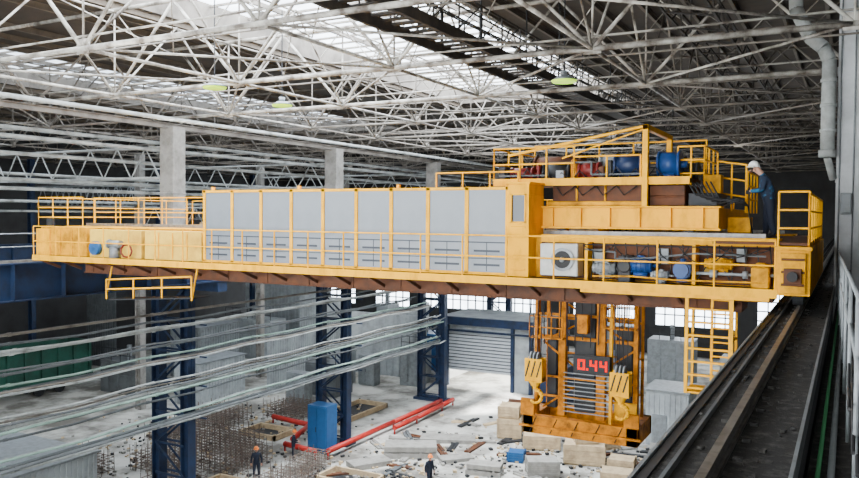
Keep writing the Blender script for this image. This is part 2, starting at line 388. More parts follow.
for k in range(260): y=3+.15*k; x=random.choice([-1.25,-1.07,-.68,-.6,-.5,-.42]); s=random.uniform(.01,.05); b.beam((x,y,12.565+s/4),(x+random.uniform(-.03,.03),y+random.uniform(.03,.12),12.565+s/4),s,s/2)
mk('debris',b,DUST,r,kind='stuff')
r=root('runway_walkway',(.2,2,12.3),'dark steel service walkway beside the crane rail','walkway')
mk('deck',B().box(-.28,1.6,2,FY-.1,12.2,12.26),DUST,r)
mk('cable_conduit',B().tube((-.20,2,12.30),(-.20,60,12.30),.02,8),mat('green_conduit',(.04,.16,.07),.5),r,smooth=True)
mk('supply_hose',B().tube((-.10,2,12.3),(-.10,60,12.3),.03,8),GRYP,r,smooth=True)
b=B()
for z in(0,-.45): b.tube((.13,3,14.0+z),(-.27,24.3,13.6+z),.022,8)
for k in range(9):
    y=4+2.4*k; x=.13-(y-3)*.4/21.3; b.tube((x,y,12.26),(x,y,14-(y-3)*.4/21.3),.022,6)
mk('handrail',b,GALV,r,smooth=True)
b=B()
for k in range(5):
    pts=[(.02+.03*k,6+j*2,13.2-.12*k-.25*math.sin(j*1.57+k)**2) for j in range(9)]; b.path(pts,.014,6)
mk('hanging_cables',b,BLK,r,smooth=True,kind='stuff')
def ncol(y):
    b=B(); b.box(-.36,-.30,y,y+.7,0,ZR).box(.6,.66,y,y+.7,0,ZR).box(-.36,.66,y+.32,y+.38,0,ZR).box(-.38,.68,y-.02,y,0,ZR)
    for k in range(44): b.cb(-.3,y-.03,.5*k,.04,.04,.04).cb(.0,y-.03,.5*k,.04,.04,.04)
    for z in(12,15.5,18.5): b.box(-.4,.7,y-.05,y,z,z+.25)
    return mk('steel_column',b,COLG,label='tall grey riveted steel column beside the runway',cat='column',group='near row columns')
q=ncol(25)
for k in(1,2,3,4): dup(q,(0,12*k,0))
b=B().tube((-.6,24.6,16.4),(-.6,24.6,18.9),.19,14).path([(-.6,24.6,18.9),(-.75,24.6,19.25),(-1.1,24.7,19.6),(-1.5,25,20.5),(-1.5,25,22.35)],.19,14).tube((-.6,24.6,16.4),(-.6,24.6,16.2),.23,14)
for z in(16.9,17.6,18.3): b.tube((-.6,24.6,z),(-.6,24.6,z+.08),.22,14)
b.beam((-.6,24.8,17.2),(-.35,25.1,17.2),.06,.06).tube((-.6,24.6,16.2),(-.45,24.9,15.6),.1,10)
mk('ventilation_duct',b,WHT2,label='metallic vertical ventilation duct with elbow beside grey column',cat='duct',smooth=True)
mk('conduit_pipe',B().tube((-.3,24.92,12.26),(-.3,24.92,22.35),.02,8),GALV,label='thin grey conduit pipe fixed to the column',cat='pipe',smooth=True)
mk('conduit_pipe',B().tube((.05,24.9,12.26),(.05,24.9,22.35),.02,8),GALV,label='thin grey conduit pipe fixed to the column',cat='pipe',smooth=True)
mk('cable_box',B().box(-.25,.02,24.75,24.95,14.6,15.2).box(-.23,.0,24.73,24.75,14.65,15.15),GALV,label='grey steel cable box fixed to the column',cat='junction box',bevel=.02)
# ------------------------------------------------------------------ BRIDGE CRANE
X0,X1=-24.45,-.95
cr=root('bridge_crane',(-12.5,20.8,12.74),'yellow double girder overhead bridge crane with grey electrical cabinets','crane')
def girder(y0,y1,nm):
    b=B()
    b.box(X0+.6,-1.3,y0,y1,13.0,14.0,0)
    b.box(X0+1.6,-2.0,y0,y1,12.5,13.0,1)  # lower web brown carries rust dirt and underside shade in its colour
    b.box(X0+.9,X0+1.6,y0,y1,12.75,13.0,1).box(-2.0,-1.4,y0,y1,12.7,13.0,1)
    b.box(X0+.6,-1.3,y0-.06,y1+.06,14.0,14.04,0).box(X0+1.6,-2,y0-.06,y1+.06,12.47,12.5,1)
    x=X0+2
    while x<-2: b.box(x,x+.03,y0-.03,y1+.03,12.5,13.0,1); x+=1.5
    return mk(nm,b,[YELD,RUST_SHADE],cr)
girder(17.8,18.9,'front_girder'); girder(23.2,24.3,'rear_girder')
mk('trolley_rail',B().box(X0+1,-1.6,18.3,18.4,14.04,14.14),RAILM,cr)
mk('trolley_rail',B().box(X0+1,-1.6,23.7,23.8,14.04,14.14),RAILM,cr)
b=B(); x0,x1=-1.28,-.66
b.box(x0,x1,16.95,25.2,12.95,13.9).box(x0+.08,x1-.08,16.85,16.95,13.0,13.8).box(x0+.15,x1-.15,16.75,16.85,13.2,13.5,1)
b.box(x0-.03,x1+.03,16.9,16.95,13.85,13.93)
for z in(13.15,13.4,13.65): b.box(x0+.1,x1-.1,16.83,16.85,z,z+.05,1)
mk('end_carriage',b,[YELD,RUST_SHADE],cr,bevel=.01)
mk('end_carriage',B().box(-24.6,-23.9,17.2,25.2,13.0,13.95).box(-25.9,-24.5,18.6,24.8,12.98,13.4),YEL,cr,bevel=.01)
for y in(17.6,19.0,23.2,24.4): mk('travel_wheel',B().tube((-1.0,y,13.03),(-.8,y,13.03),.32,20),DARK,cr)
for y in(19.3,24): mk('travel_wheel',B().tube((-25.84,y,13.14),(-25.66,y,13.14),.32,20),DARK,cr)
mk('end_platform',B().box(-2.5,-.7,17.0,24.4,13.95,14.0).box(-2.5,-2.42,17.8,24.4,13.8,14.0),RUST_SHADE,cr)
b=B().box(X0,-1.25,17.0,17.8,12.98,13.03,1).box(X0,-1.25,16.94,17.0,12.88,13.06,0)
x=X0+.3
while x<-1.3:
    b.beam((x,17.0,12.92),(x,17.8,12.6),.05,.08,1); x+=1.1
mk('side_walkway',b,[YEL,RUST_SHADE],cr)
mk('guardrail',B().rail((X0,17.0,13.03),(-1.3,17.0,13.03),1.0,1.15,.02,1),YEL,cr)
b=B().rail((X0,17.2,14.0),(-22.2,17.2,14.0),1.0,.85,.02,2).rail((X0,17.2,14),(X0,24,14),1.0,1.2,.02,2).rail((X0+.6,18.95,14.02),(-18.2,18.95,14.02),1.0,1.2,.02,1)
b.rail((X0,24.3,14.02),(-3,24.3,14.02),1.0,1.4,.02,1)
mk('upper_railing',b,YEL,cr)
b=B().rail((-1.25,16.95,13.93),(-.7,16.95,13.93),1.08,.4,.022,2).rail((-.7,16.95,13.93),(-.7,24.4,13.93),1.05,1.2,.022,2)
mk('end_railing',b,YEL,cr)
b=B().box(-24.4,-22.1,17.25,17.8,13.05,14.0)
for x in(-24.0,-23.4,-22.8): b.box(x,x+.03,17.22,17.25,13.1,13.95)
mk('equipment_box',b,YELD,cr,bevel=.01)
mk('switchgear_box',B().box(-22.0,-19.6,17.3,17.8,13.05,13.95).box(-20.8,-20.77,17.28,17.3,13.1,13.9),CREAM,cr,label='cream coloured switchgear box',bevel=.02)
b=B().box(-19.5,-17.1,17.35,17.8,13.05,13.95)
for x in(-18.9,-18.3,-17.7): b.box(x,x+.04,17.32,17.35,13.1,13.9,1)
mk('equipment_box',b,[CREAM,YEL],cr,bevel=.01)
mk('cable_reel',B().tube((-21.6,17.12,13.35),(-21.6,17.28,13.35),.22,18).tube((-21.6,17.08,13.35),(-21.6,17.3,13.35),.06,10),CABB,cr,smooth=True,label='blue coiled cable reel')
mk('drive_motor',B().tube((-20.9,17.2,13.5),(-20.4,17.2,13.5),.12,14).cb(-20.65,17.2,13.05,.25,.3,.35).tube((-20.95,17.2,13.5),(-20.9,17.2,13.5),.15,14),GALV,cr,smooth=True,label='small grey motor')
mk('hose_coil',B().path([(-20.1+.25*math.cos(t*.7),17.15,13.3+.2*math.sin(t*.7)) for t in range(10)],.03,6),DRED,cr)
mk('work_light',B().box(-23.9,-23.6,17.1,17.2,14.05,14.3).tube((-23.75,17.15,14.0),(-23.75,17.15,14.1),.03,8),DARK,cr)
# cabinets
xs=[-16.99+1.0844*k for k in range(10)]
for k in range(9):
    a,c=xs[k]+.05,xs[k+1]-.05
    mk('cabinet_panel',B().box(a,c,17.38,18.2,13.12,15.14).box(a,c,17.37,17.385,13.83,13.86,1).box(a,c,17.37,17.385,13.44,13.46,1).box((a+c)/2-.008,(a+c)/2+.008,17.37,17.385,13.14,13.83,1).box(a+.15,c-.15,17.365,17.385,13.61,13.66,1).box(a+.15,c-.15,17.365,17.385,13.27,13.32,1),[GPAN,GLIN],cr,label='grey electrical cabinet bay')
b=B()
for x in xs: b.box(x-.05,x+.05,17.355,18.2,13.08,15.2)
b.box(xs[0]-.07,xs[-1]+.07,17.355,18.25,15.12,15.19).box(xs[0]-.07,xs[-1]+.07,17.355,17.5,13.05,13.12)
for x in xs[::3]: b.box(x-.04,x+.04,17.7,17.78,15.21,15.3)
mk('cabinet_frame',b,YEL,cr,label='yellow cabinet frame')
mk('top_guardrail',B().rail((-9.6,18.2,15.2),(-7.3,18.2,15.2),.4,.75,.022,0),YEL,cr)
cb=mk('operator_cabin',B().box(-7.2,-6.66,17.3,18.3,13.05,14.35).box(-7.2,-6.66,17.3,18.3,15.0,15.25).box(-7.2,-7.12,17.3,18.3,14.35,15).box(-6.74,-6.66,17.3,18.3,14.35,15).box(-7.12,-6.74,18.2,18.3,14.35,15).box(-7.24,-6.62,17.26,18.3,15.25,15.3).box(-7.12,-6.74,17.28,17.3,13.2,13.25).box(-7.12,-6.74,17.28,17.3,14.2,14.25),YEL,cr,bevel=.008)
mk('window_pane',B().box(-7.12,-6.74,17.33,17.35,14.35,15.0),GLASSD,cb)
mk('window_frame',B().box(-7.12,-7.09,17.28,17.34,14.33,15.02).box(-6.77,-6.74,17.28,17.34,14.33,15.02).box(-7.12,-6.74,17.28,17.34,14.33,14.36).box(-7.12,-6.74,17.28,17.34,14.99,15.02),YEL,cb)
fb=mk('fan_unit',B().box(-6.35,-5.45,17.25,17.7,13.12,13.86),mat('white_fan_housing',(.45,.45,.42),.5,0,.6),cr,bevel=.02,label='white ventilation fan box')
mk('fan_inlet',B().cone((-5.8,17.25,13.5),(-5.8,17.2,13.5),.24,.27,20).tube((-5.8,17.19,13.5),(-5.8,17.2,13.5),.2,20,1).cone((-5.8,17.15,13.5),(-5.8,17.2,13.5),.05,.07,10),[GALV,BLK],fb)
def motor(x,y,z,L,rad,m,nm='drive_motor',ax='x',lab=None,par=None):
    d=V((1,0,0)) if ax=='x' else V((0,1,0)); p=V((x,y,z)); b=B()
    b.tube(p-d*L/2,p+d*L/2,rad,16)
    b.tube(p-d*(L/2+.08),p-d*L/2,rad*.85,16).tube(p+d*L/2,p+d*(L/2+.12),rad*.25,8)
    for k in range(5): b.tube(p+d*(-L/2+L*(k+.5)/5),p+d*(-L/2+L*(k+.7)/5),rad*1.07,16)
    b.cb(x,y,z-rad-.08,L*.6,rad*1.6,.1).cb(x,y,z+rad*.8,L*.3,L*.3,rad*.5)
    return mk(nm,b,m,par or cr,smooth=True,label=lab)
motor(-4.05,17.45,13.42,.5,.17,BLUE,lab='blue travel drive motor')
motor(-3.15,17.4,13.36,.35,.18,BLUE,ax='y',lab='blue travel drive motor')
motor(-4.85,17.5,13.32,.45,.13,GALV,lab='grey pump motor')
motor(-3.6,17.4,13.22,.3,.1,GALV,lab='small grey pump')
motor(-2.4,17.55,13.5,.5,.12,YELD,lab='yellow brake motor')
mk('gearbox',B().cb(-4.4,17.5,13.03,.28,.4,.6).tube((-4.4,17.25,13.4),(-4.4,17.32,13.4),.15,14),DARK,cr,bevel=.02)
mk('junction_box',B().box(-5.2,-4.95,17.55,17.75,13.3,13.75),GALV,cr,bevel=.01)
mk('junction_box',B().box(-2.75,-2.45,17.6,17.78,13.25,13.6),CREAM,cr,bevel=.01)
mk('junction_box',B().box(-3.75,-3.5,17.6,17.78,13.45,13.8),GALV,cr,bevel=.01)
mk('junction_box',B().box(-2.1,-1.9,17.6,17.78,13.55,13.85),GALV,cr,bevel=.01)
mk('gearbox',B().cb(-1.6,17.45,13.03,.35,.4,.45).cb(-1.6,17.45,13.48,.2,.3,.08),YELD,cr,bevel=.03)
b=B().tube((-3.0,17.4,13.3),(-1.3,17.4,13.3),.035,10).tube((-2.6,17.4,13.3),(-2.45,17.4,13.3),.08,12).tube((-1.95,17.4,13.3),(-1.85,17.4,13.3),.08,12)
mk('drive_shaft',b,GALV,cr,smooth=True)
mk('oil_pipe',B().path([(-5.3,17.3,13.75),(-4.6,17.3,13.7),(-4.6,17.3,13.55),(-3.8,17.3,13.6),(-2.9,17.3,13.72),(-1.5,17.3,13.7)],.022,6),GRYP,cr)
mk('oil_pipe',B().path([(-5.1,17.25,13.15),(-4.2,17.25,13.18),(-3.3,17.25,13.14),(-1.5,17.25,13.16)],.02,6),YELD,cr)
b=B().tube((-5.3,17.2,13.86),(-1.4,17.2,13.86),.015,6)
for (x0,x1,s) in((-5.3,-4.6,.15),(-3.7,-3.0,.3),(-2.8,-1.6,.2),(-2.4,-1.4,.13),(-4.6,-3.9,.25),(-3.2,-2.2,.35)):
    pts=[(x0+(x1-x0)*k/8,17.2,13.85-s*4*(k/8)*(1-k/8)) for k in range(9)]; b.path(pts,.014,6)
mk('cable_loop',b,BLK,cr,smooth=True,kind='stuff')
b=B()
for k in range(16):
    x=-5.2+.25*k; b.path([(x,17.6,13.9),(x+.05,17.5,13.5),(x+random.uniform(-.2,.3),17.4,13.1)],.014,6)
mk('hoses',b,DARK,cr,smooth=True,kind='stuff')
mk('lower_brace_plate',B().box(-5.3,-1.4,17.0,17.05,12.80,12.88),YEL,cr)
mk('machinery_bay_frame',B().box(-6.5,-1.35,17.72,17.8,13.88,14.06).box(-2.95,-2.88,17.3,17.78,13.05,13.9).box(-5.3,-5.23,17.3,17.78,13.05,13.9),YEL,cr)
mk('machinery_back_plate',B().box(-6.5,-1.35,17.76,17.79,13.05,13.88),RUST_SHADE,cr)
mk('buffer',B().tube((-.97,16.6,13.35),(-.97,16.8,13.35),.1,14),BLK,cr)
lb=B()
for x in(-3.02,-2.12): lb.beam((x,17.2,10.75),(x,17.2,12.95),.07,.07);lb.beam((x,17.95,10.75),(x,17.95,12.5),.05,.05)
for k in range(8):
    z=10.85+.28*k; lb.box(-3.02,-2.12,17.17,17.23,z,z+.04)
lb.box(-3.05,-2.1,17.2,17.95,10.75,10.79).ladder((-2.35,17.35,10.8),(-2.35,17.35,12.9),.36,(1,0,0),.28)
lb.beam((-3.02,17.2,11.9),(-3.02,17.95,11.9),.04,.04).beam((-2.12,17.2,11.9),(-2.12,17.95,11.9),.04,.04)
mk('access_ladder',lb,YEL,cr)
b=B().rail((-20.9,17.05,11.75),(-17.2,17.05,12.0),.62,1.1,.03,1)
b.beam((-20.9,17.45,11.72),(-17.2,17.45,11.97),.7,.04,1)
for x in(-20.9,-17.2): b.tube((x,17.05,11.9),(x,17.3,12.9),.03,6)
mk('hanging_platform',b,[YEL,DARK],cr)
# ------------------------------------------------------------------ TROLLEY
tr=root('crane_trolley',(-5,21,14.14),'yellow hoist trolley with motors and railings riding on the girders','trolley')
b=B().box(-6.8,-2.56,18.25,18.55,14.22,14.7).box(-6.8,-2.56,23.5,23.9,14.22,14.7).box(-6.8,-6.5,18.5,23.6,14.22,14.7).box(-2.9,-2.56,18.5,23.6,14.22,14.7).box(-6.85,-2.5,18.15,18.6,14.7,14.74).box(-6.85,-2.5,18.15,18.25,14.2,14.25)
x=-6.4
while x<-2.7: b.box(x,x+.03,18.17,18.25,14.25,14.7);x+=.7
mk('trolley_frame',b,YEL,tr,bevel=.01)
for x in(-6.2,-3.2):
    for y in(18.35,23.75): mk('trolley_wheel',B().tube((x,y-.08,14.3),(x,y+.08,14.3),.16,16),DARK,tr)
mk('hoist_machinery_box',B().box(-6.5,-4.3,18.5,21,14.74,15.3).box(-6.6,-4.25,18.4,18.5,14.74,14.86,1).box(-5.9,-5.85,18.45,18.5,14.86,15.3,1).box(-5.2,-5.15,18.45,18.5,14.86,15.3,1),[RUST_SHADE,YELD],tr,bevel=.02)
mk('winch_box',B().box(-4.15,-3.35,18.6,20.6,14.74,15.24).box(-4.15,-3.35,18.56,18.6,14.95,15.0),RUST_SHADE,tr,bevel=.02)
mk('winch_box',B().box(-3.3,-2.65,18.7,20.2,14.74,15.05),DARK,tr,bevel=.02)
mk('trolley_deck',B().box(-8.0,-3.2,18.3,21.2,15.3,15.38).box(-8.0,-3.2,18.26,18.3,15.24,15.42,1),[RUST_SHADE,YEL],tr)
b=B().rail((-8.0,18.3,15.38),(-5.9,18.3,15.38),.8,.7,.022,1).rail((-8.0,18.3,15.38),(-8.0,21.2,15.38),.8,.9,.022,1).rail((-8,21.2,15.38),(-3.3,21.2,15.38),1.1,.9,.022,1)
b.tube((-7.6,18.3,16.0),(-4.15,18.3,16.6),.035,8).tube((-6.2,18.3,15.9),(-4.15,18.3,16.55),.02,8).rail((-5.9,18.3,15.38),(-4.3,18.3,15.38),.55,.8,.022,0)
b.rail((-3.6,19,15.2),(-3.0,19,15.2),.95,.3,.022,2).rail((-3.0,19,15.2),(-3.0,21,15.2),.95,.7,.022,2)
b.rail((-2.85,20,14.7),(-2.2,20,14.6),1.15,.3,.022,2).rail((-2.2,20.3,14.6),(-2.2,22.5,14.6),1.0,.8,.022,2)
mk('trolley_railing',b,YEL,tr)
mk('gantry_post',B().box(-4.25,-4.12,18.2,18.34,14.7,16.62).box(-4.25,-4.12,18.2,21,16.5,16.62).box(-4.25,-4.12,20.9,21.04,15.3,16.62),YEL,tr,bevel=.01)
def tmotor(x,y,z,L,rad,m,nm,lab=None):
    b=B().tube((x-L/2,y,z),(x+L/2,y,z),rad,20).tube((x-L/2-.06,y,z),(x-L/2,y,z),rad*1.12,20).tube((x+L/2,y,z),(x+L/2+.06,y,z),rad*1.12,20).tube((x+L/2,y,z),(x+L/2+.2,y,z),rad*.3,10)
    b.cb(x,y,z-rad-.04,L*.7,rad*1.5,.12)
    return mk(nm,b,m,tr,smooth=True,label=lab)
tmotor(-4.7,18.9,15.74,.55,.27,NAVD,'rope_drum','dark blue rope drum')
tmotor(-3.8,19.1,15.74,.4,.29,BLUE,'rope_drum','blue rope drum')
tmotor(-7.4,18.8,15.57,.5,.15,DRED,'hoist_motor','dark red hoist motor')
tmotor(-6.55,19.0,15.62,.6,.19,DARK,'hoist_motor','dark hoist motor')
tmotor(-5.65,18.8,15.62,.4,.19,DRED,'brake_drum','dark red brake drum')
tmotor(-5.25,19.6,15.85,.6,.22,GALV,'gear_drum','grey gear drum')
tmotor(-6.9,20.2,15.8,1.2,.3,RUST_SHADE,'rope_drum','brown rope drum')
tmotor(-3.5,19.8,15.6,.4,.2,DARK,'hoist_motor','dark hoist motor')
mk('gearbox',B().box(-6.12,-5.95,18.7,19.3,15.38,15.9),ORNG,tr,bevel=.03)
mk('gearbox',B().box(-5.2,-5.05,18.6,19.3,15.38,15.85),DARK,tr,bevel=.03)
mk('gearbox',B().box(-7.02,-6.92,18.7,19.2,15.38,15.8),DRED,tr,bevel=.03)
mk('brake_housing',B().box(-5.35,-5.2,18.45,18.7,15.38,15.7),RUST_SHADE,tr,bevel=.03)
mk('brake_housing',B().box(-7.95,-7.75,18.45,18.8,15.38,15.75),DARK,tr,bevel=.03)
mk('junction_box',B().box(-6.4,-6.2,18.42,18.55,15.38,15.62),GALV,tr,bevel=.01)
mk('hydraulic_pipe',B().path([(-7.9,18.4,15.5),(-6.6,18.4,15.5),(-6.6,18.4,15.8),(-5.5,18.4,15.8),(-5.5,18.4,15.5),(-4.3,18.4,15.5)],.025,6),GRYP,tr)
b=B()
for k in range(6): b.path([(-3.3+.1*k,18.6,15.3),(-3.1+.12*k,18.5,15.0-.05*k),(-2.5+.08*k,18.4,14.9),(-2.0,18.6,14.75),(-1.9,18.7,14.1)],.018,6)
for k in range(9): b.path([(-7.8+.45*k,18.5,15.4),(-7.6+.45*k,18.42,15.55+.15*random.random()),(-7.4+.45*k,18.5,15.4)],.016,6)
for k in range(4): b.path([(-6.4+.5*k,18.4,15.25),(-6.2+.5*k,18.36,15.0),(-5.9+.5*k,18.4,15.22)],.014,6)
mk('power_cable',b,BLK,tr,smooth=True,kind='stuff')
mk('control_box',B().box(-3.1,-2.7,19.5,19.9,15.05,15.5),YELD,tr,bevel=.01)
mk('control_box',B().box(-2.5,-2.0,19.2,19.6,14.14,14.5),YELD,tr,bevel=.01)
# ------------------------------------------------------------------ LIFTING FRAME
lf=root('lifting_frame',(-6.3,21,8.4),'orange steel mast and load frame hanging from the trolley','lifting frame')
L0,L1=-8.0,-4.8
b=B().box(L0,L1,20.5,20.75,8.42,8.92).box(L0,L1,21.9,22.15,8.42,8.92).box(L0,L0+.3,20.5,22.15,8.42,8.92).box(L1-.3,L1,20.5,22.15,8.42,8.92)
b.box(L0-.1,L1+.1,20.42,20.5,8.6,8.66).box(L0-.05,L0+.35,20.42,20.5,8.92,9.4).box(L1-.35,L1+.05,20.42,20.5,8.92,9.3)
x=-7.8
while x<-5.1: b.beam((x,20.49,8.47),(x+.2,20.49,8.9),.02,.05,1,(0,1,0)) ; x+=.6
mk('base_beam',b,[ORNG,BLK],lf,bevel=.01)
b=B()
for x,w in((-7.02,.2),(-5.92,.24),(-4.97,.12),(-7.78,.10)):
    b.box(x-w/2,x+w/2,20.9,21.1,8.92,14.2 if w>=.2 else 12.4)
for z,h in((9.4,.05),(9.95,.05),(11.05,.09),(11.7,.07),(12.2,.16)): b.box(-7.8,-4.95,20.93,21.01,z,z+h)
b.beam((-7.7,21.3,9.0),(-5,21.3,10.9),.05,.05).beam((-5,21.3,9.0),(-7.7,21.3,10.9),.05,.05)
b.beam((-7.7,21.3,10.9),(-5,21.3,12.4),.05,.05).beam((-5,21.3,10.9),(-7.7,21.3,12.4),.05,.05)
for x in(-7.75,-6.3,-5.0): b.box(x-.04,x+.04,21.8,21.88,8.92,12.4)
for z in(9.5,10.5,11.5): b.box(-7.8,-4.95,21.8,21.86,z,z+.06)
b.rail((-7.85,20.55,11.1),(-6.9,20.55,11.1),.6,.3,.018,1).beam((-7.85,20.75,11.1),(-6.9,20.75,11.1),.4,.03)
b.rail((-5.75,20.55,11.5),(-4.9,20.55,11.5),.6,.3,.018,1).beam((-5.75,20.75,11.5),(-4.9,20.75,11.5),.4,.03)
mk('mast',b,ORNG,lf)
mk('guide_plate',B().box(-5.5,-4.9,20.8,20.86,9.0,9.5),YELD,lf)
mk('guide_post',B().box(-5.6,-5.52,20.6,20.7,8.92,12.2),YELD,lf)
b=B()
for z in[9.05+.12*k for k in range(10)]: b.box(-6.95,-5.6,20.85,20.88,z,z+.022)
mk('grille',b,GALV,lf)
mk('inner_guide_frame',B().box(-6.75,-6.15,21.2,21.6,9.0,12.5),DARK,lf,bevel=.03)
mk('inner_guide_frame',B().box(-7.6,-7.3,21.3,21.6,9.0,11.6),DARK,lf,bevel=.03)
mk('inner_guide_frame',B().box(-5.6,-5.15,21.3,21.6,9.0,11.4),DARK,lf,bevel=.03)
b=B()
for k in range(11): x=-7.5+.22*k; b.tube((x,20.8,10.9+.1*(k%3)),(x+random.uniform(-.05,.05),20.8,12.5),.018,6)
mk('hydraulic_hoses',b,DARK,lf,kind='stuff')
mk('control_cabinet',B().box(-6.5,-6.2,20.6,20.85,11.3,11.8),ORNG,lf,bevel=.02)
ds=mk('weight_display',B().box(-6.5,-5.5,20.3,20.5,10.28,10.76).box(-6.52,-5.48,20.26,20.3,10.74,10.79).box(-6.2,-6.1,20.5,20.9,10.4,10.6),BLK,lf,bevel=.01,label='black digital weight display reading 0.44')
def seg(b,x,z,w,h,code,y=20.29,t=.055):
    hh=h/2
    S={'a':(x,x+w,z+h-t,z+h),'g':(x,x+w,z+hh-t/2,z+hh+t/2),'d':(x,x+w,z,z+t),'f':(x,x+t,z+hh,z+h),'b':(x+w-t,x+w,z+hh,z+h),'e':(x,x+t,z,z+hh),'c':(x+w-t,x+w,z,z+hh)}
    for c in code: q=S[c]; b.box(q[0],q[1],y-.01,y+.015,q[2],q[3])
b=B(); seg(b,-6.37,10.38,.2,.28,'abcdef');mk('digit',b,LED,ds)
b=B(); seg(b,-6.04,10.38,.2,.28,'bcfg');mk('digit',b,LED,ds)
b=B(); seg(b,-5.77,10.38,.2,.28,'bcfg');mk('digit',b,LED,ds)
mk('decimal_point',B().box(-6.135,-6.08,20.28,20.305,10.38,10.435),LED,ds)
def hook(x,z,lab):
    y=20.1
    r=root('hook_block',(x,y,z-.6),lab,'hook block','hook blocks')
    b=B()
    for yy in(y-.17,y+.13): b.box(x-.25,x+.25,yy,yy+.04,z-.12,z+.42)
    b.box(x-.25,x-.21,y-.14,y+.14,z-.2,z+.36).box(x+.21,x+.25,y-.14,y+.14,z-.2,z+.36).box(x-.25,x+.25,y-.16,y+.16,z-.22,z-.1)
    for k in(-.16,.0,.16): b.beam((x+k-.06,y-.176,z-.08),(x+k+.06,y-.176,z+.36),.04,.012,1,(0,1,0))
    b.cone((x,y,z-.2),(x,y,z-.36),.2,.1,12)
    mk('block_housing',b,[YEL,BLK],r,bevel=.012)
    b=B()
    for k in(-.1,.0,.1): b.tube((x+k-.025,y,z+.42),(x+k+.025,y,z+.42),.17,18)
    mk('sheave',b,GALV,r,smooth=True)
    pts=[(x,y,z-.32),(x,y,z-.44)]
    pts+=[(x+.19*math.sin(a),y,z-.63+.19*math.cos(a)) for a in [math.radians(t) for t in range(0,250,25)]]
    b=B()
    for i,(p,q) in enumerate(zip(pts,pts[1:])):
        b.cone(p,q,.075-.004*i,.075-.004*(i+1),8)
    mk('hook',b,YEL,r,smooth=True)
    for k in(-.15,-.05,.05,.15): mk('hoist_rope',B().tube((x+k,y,z+.45),(x+k*1.6,y,14.3),.014,6),DARK,r)
    return r
hook(-7.5,10.2,'yellow crane hook block hanging on wire ropes'); hook(-5.15,10.05,'yellow crane hook block beside the weight display')
# ------------------------------------------------------------------ LOW BUILDING with roller door
r=root('blue_framed_partition',(-25,59.5,0),'grey sheet partition with dark blue steel frame and roller door','partition')
mk('sheet_wall',B().box(-31,-30,59.4,59.6,0,5.4).box(-24.2,-22.5,59.4,59.6,0,5.4).box(-30,-24.2,59.4,59.6,4.7,5.4),CORR,r)
b=B()
for x in(-31,-30.1,-24.1,-22.5): b.box(x-.13,x+.13,59.1,59.4,0,5.9)
b.box(-31.2,-22.3,59.05,59.4,5.25,5.9).box(-31.2,-22.3,59.05,59.4,4.7,4.82)
mk('steel_frame',b,DBLUE,r)
b=B().box(-30,-24.2,59.45,59.5,1.35,4.7,1)
for k in range(12): b.box(-30,-24.2,59.34,59.45,1.37+.28*k,1.55+.28*k)
mk('roller_door',b,[mat('grey_roller_door',(.42,.45,.48),.5,0,.3),GRYP],r)
mk('roof_deck',B().box(-31.2,-22.3,59.6,66,5.6,5.8),CORR,r)
mk('rear_wall',B().box(-31.2,-22.3,66,66.2,0,5.6).box(-31.2,-31,59.6,66,0,5.6).box(-22.5,-22.3,59.6,66,0,5.6),mat('bright_opening_white',(.75,.75,.73),.8,0,.2),r)  # white walls put behind the door to make its opening bright
def sheet(name,x0,y0,x1,y1,z0,z1,m,label,cat,n=60,group=None):
    b=B(); p=V((x0,y0,0));q=V((x1,y1,0)); b.beam(p+V((0,0,(z0+z1)/2)),q+V((0,0,(z0+z1)/2)),.08,z1-z0)
    for k in range(n):
        a=p.lerp(q,(k+.3)/n);c=p.lerp(q,(k+.7)/n); b.beam(a+V((0,0,(z0+z1)/2)),c+V((0,0,(z0+z1)/2)),.16,z1-z0)
    return mk(name,b,m,label=label,cat=cat,group=group)
sheet('sheet_partition',-42,50,-42,78,0,4.6,CORR,'pale corrugated sheet partition wall','partition',90)
sheet('sheet_partition',-48,62,-42.2,62,0,6.5,CORR,'pale corrugated sheet partition wall','partition',20)
sheet('sheet_partition',-41.5,60,-32.5,60,0,5.6,CORR,'grey corrugated sheet partition wall with bays','partition',14)
sheet('sheet_partition',-62,70,-50,70,0,6.5,CORR,'grey sheet partition in the outer aisle','partition',24)
sheet('sheet_partition',-64,50,-60,50,0,7.5,GRYP,'grey sheet partition beside the wagon','partition',12)
def shed(name,x0,x1,y0,y1,h,label,m=CORR,door=None):
    r=root(name,((x0+x1)/2,(y0+y1)/2,0),label,'shed')
    b=B().box(x0,x1,y0,y1,0,h)
    n=int((x1-x0)/.3)
    for k in range(n): a=x0+(x1-x0)*(k+.25)/n; b.box(a,a+.12,y0-.04,y0,.05,h-.05)
    n=int((y1-y0)/.3)
    for k in range(n): a=y0+(y1-y0)*(k+.25)/n; b.box(x1,x1+.04,a,a+.12,.05,h-.05)
    mk('corrugated_walls',b,m,r)
    mk('roof_cap',B().box(x0-.12,x1+.12,y0-.12,y1+.12,h,h+.1),GALV,r)
    mk('door',B().box(x0+.4,x0+1.3,y0-.07,y0-.04,0,2.0),GALV,r); return r
shed('site_container',-11.2,-8.6,50,53,3.5,'pale corrugated steel container standing on the floor')
shed('sheet_shed',-40,-33,18,26.3,2.5,'low pale corrugated shed beside the column')
shed('sheet_shed',-45.2,-42.6,43,48,3.2,'pale corrugated equipment hut')
shed('sheet_shed',-53,-49.5,50,55,4.5,'grey corrugated equipment hut',GALV)
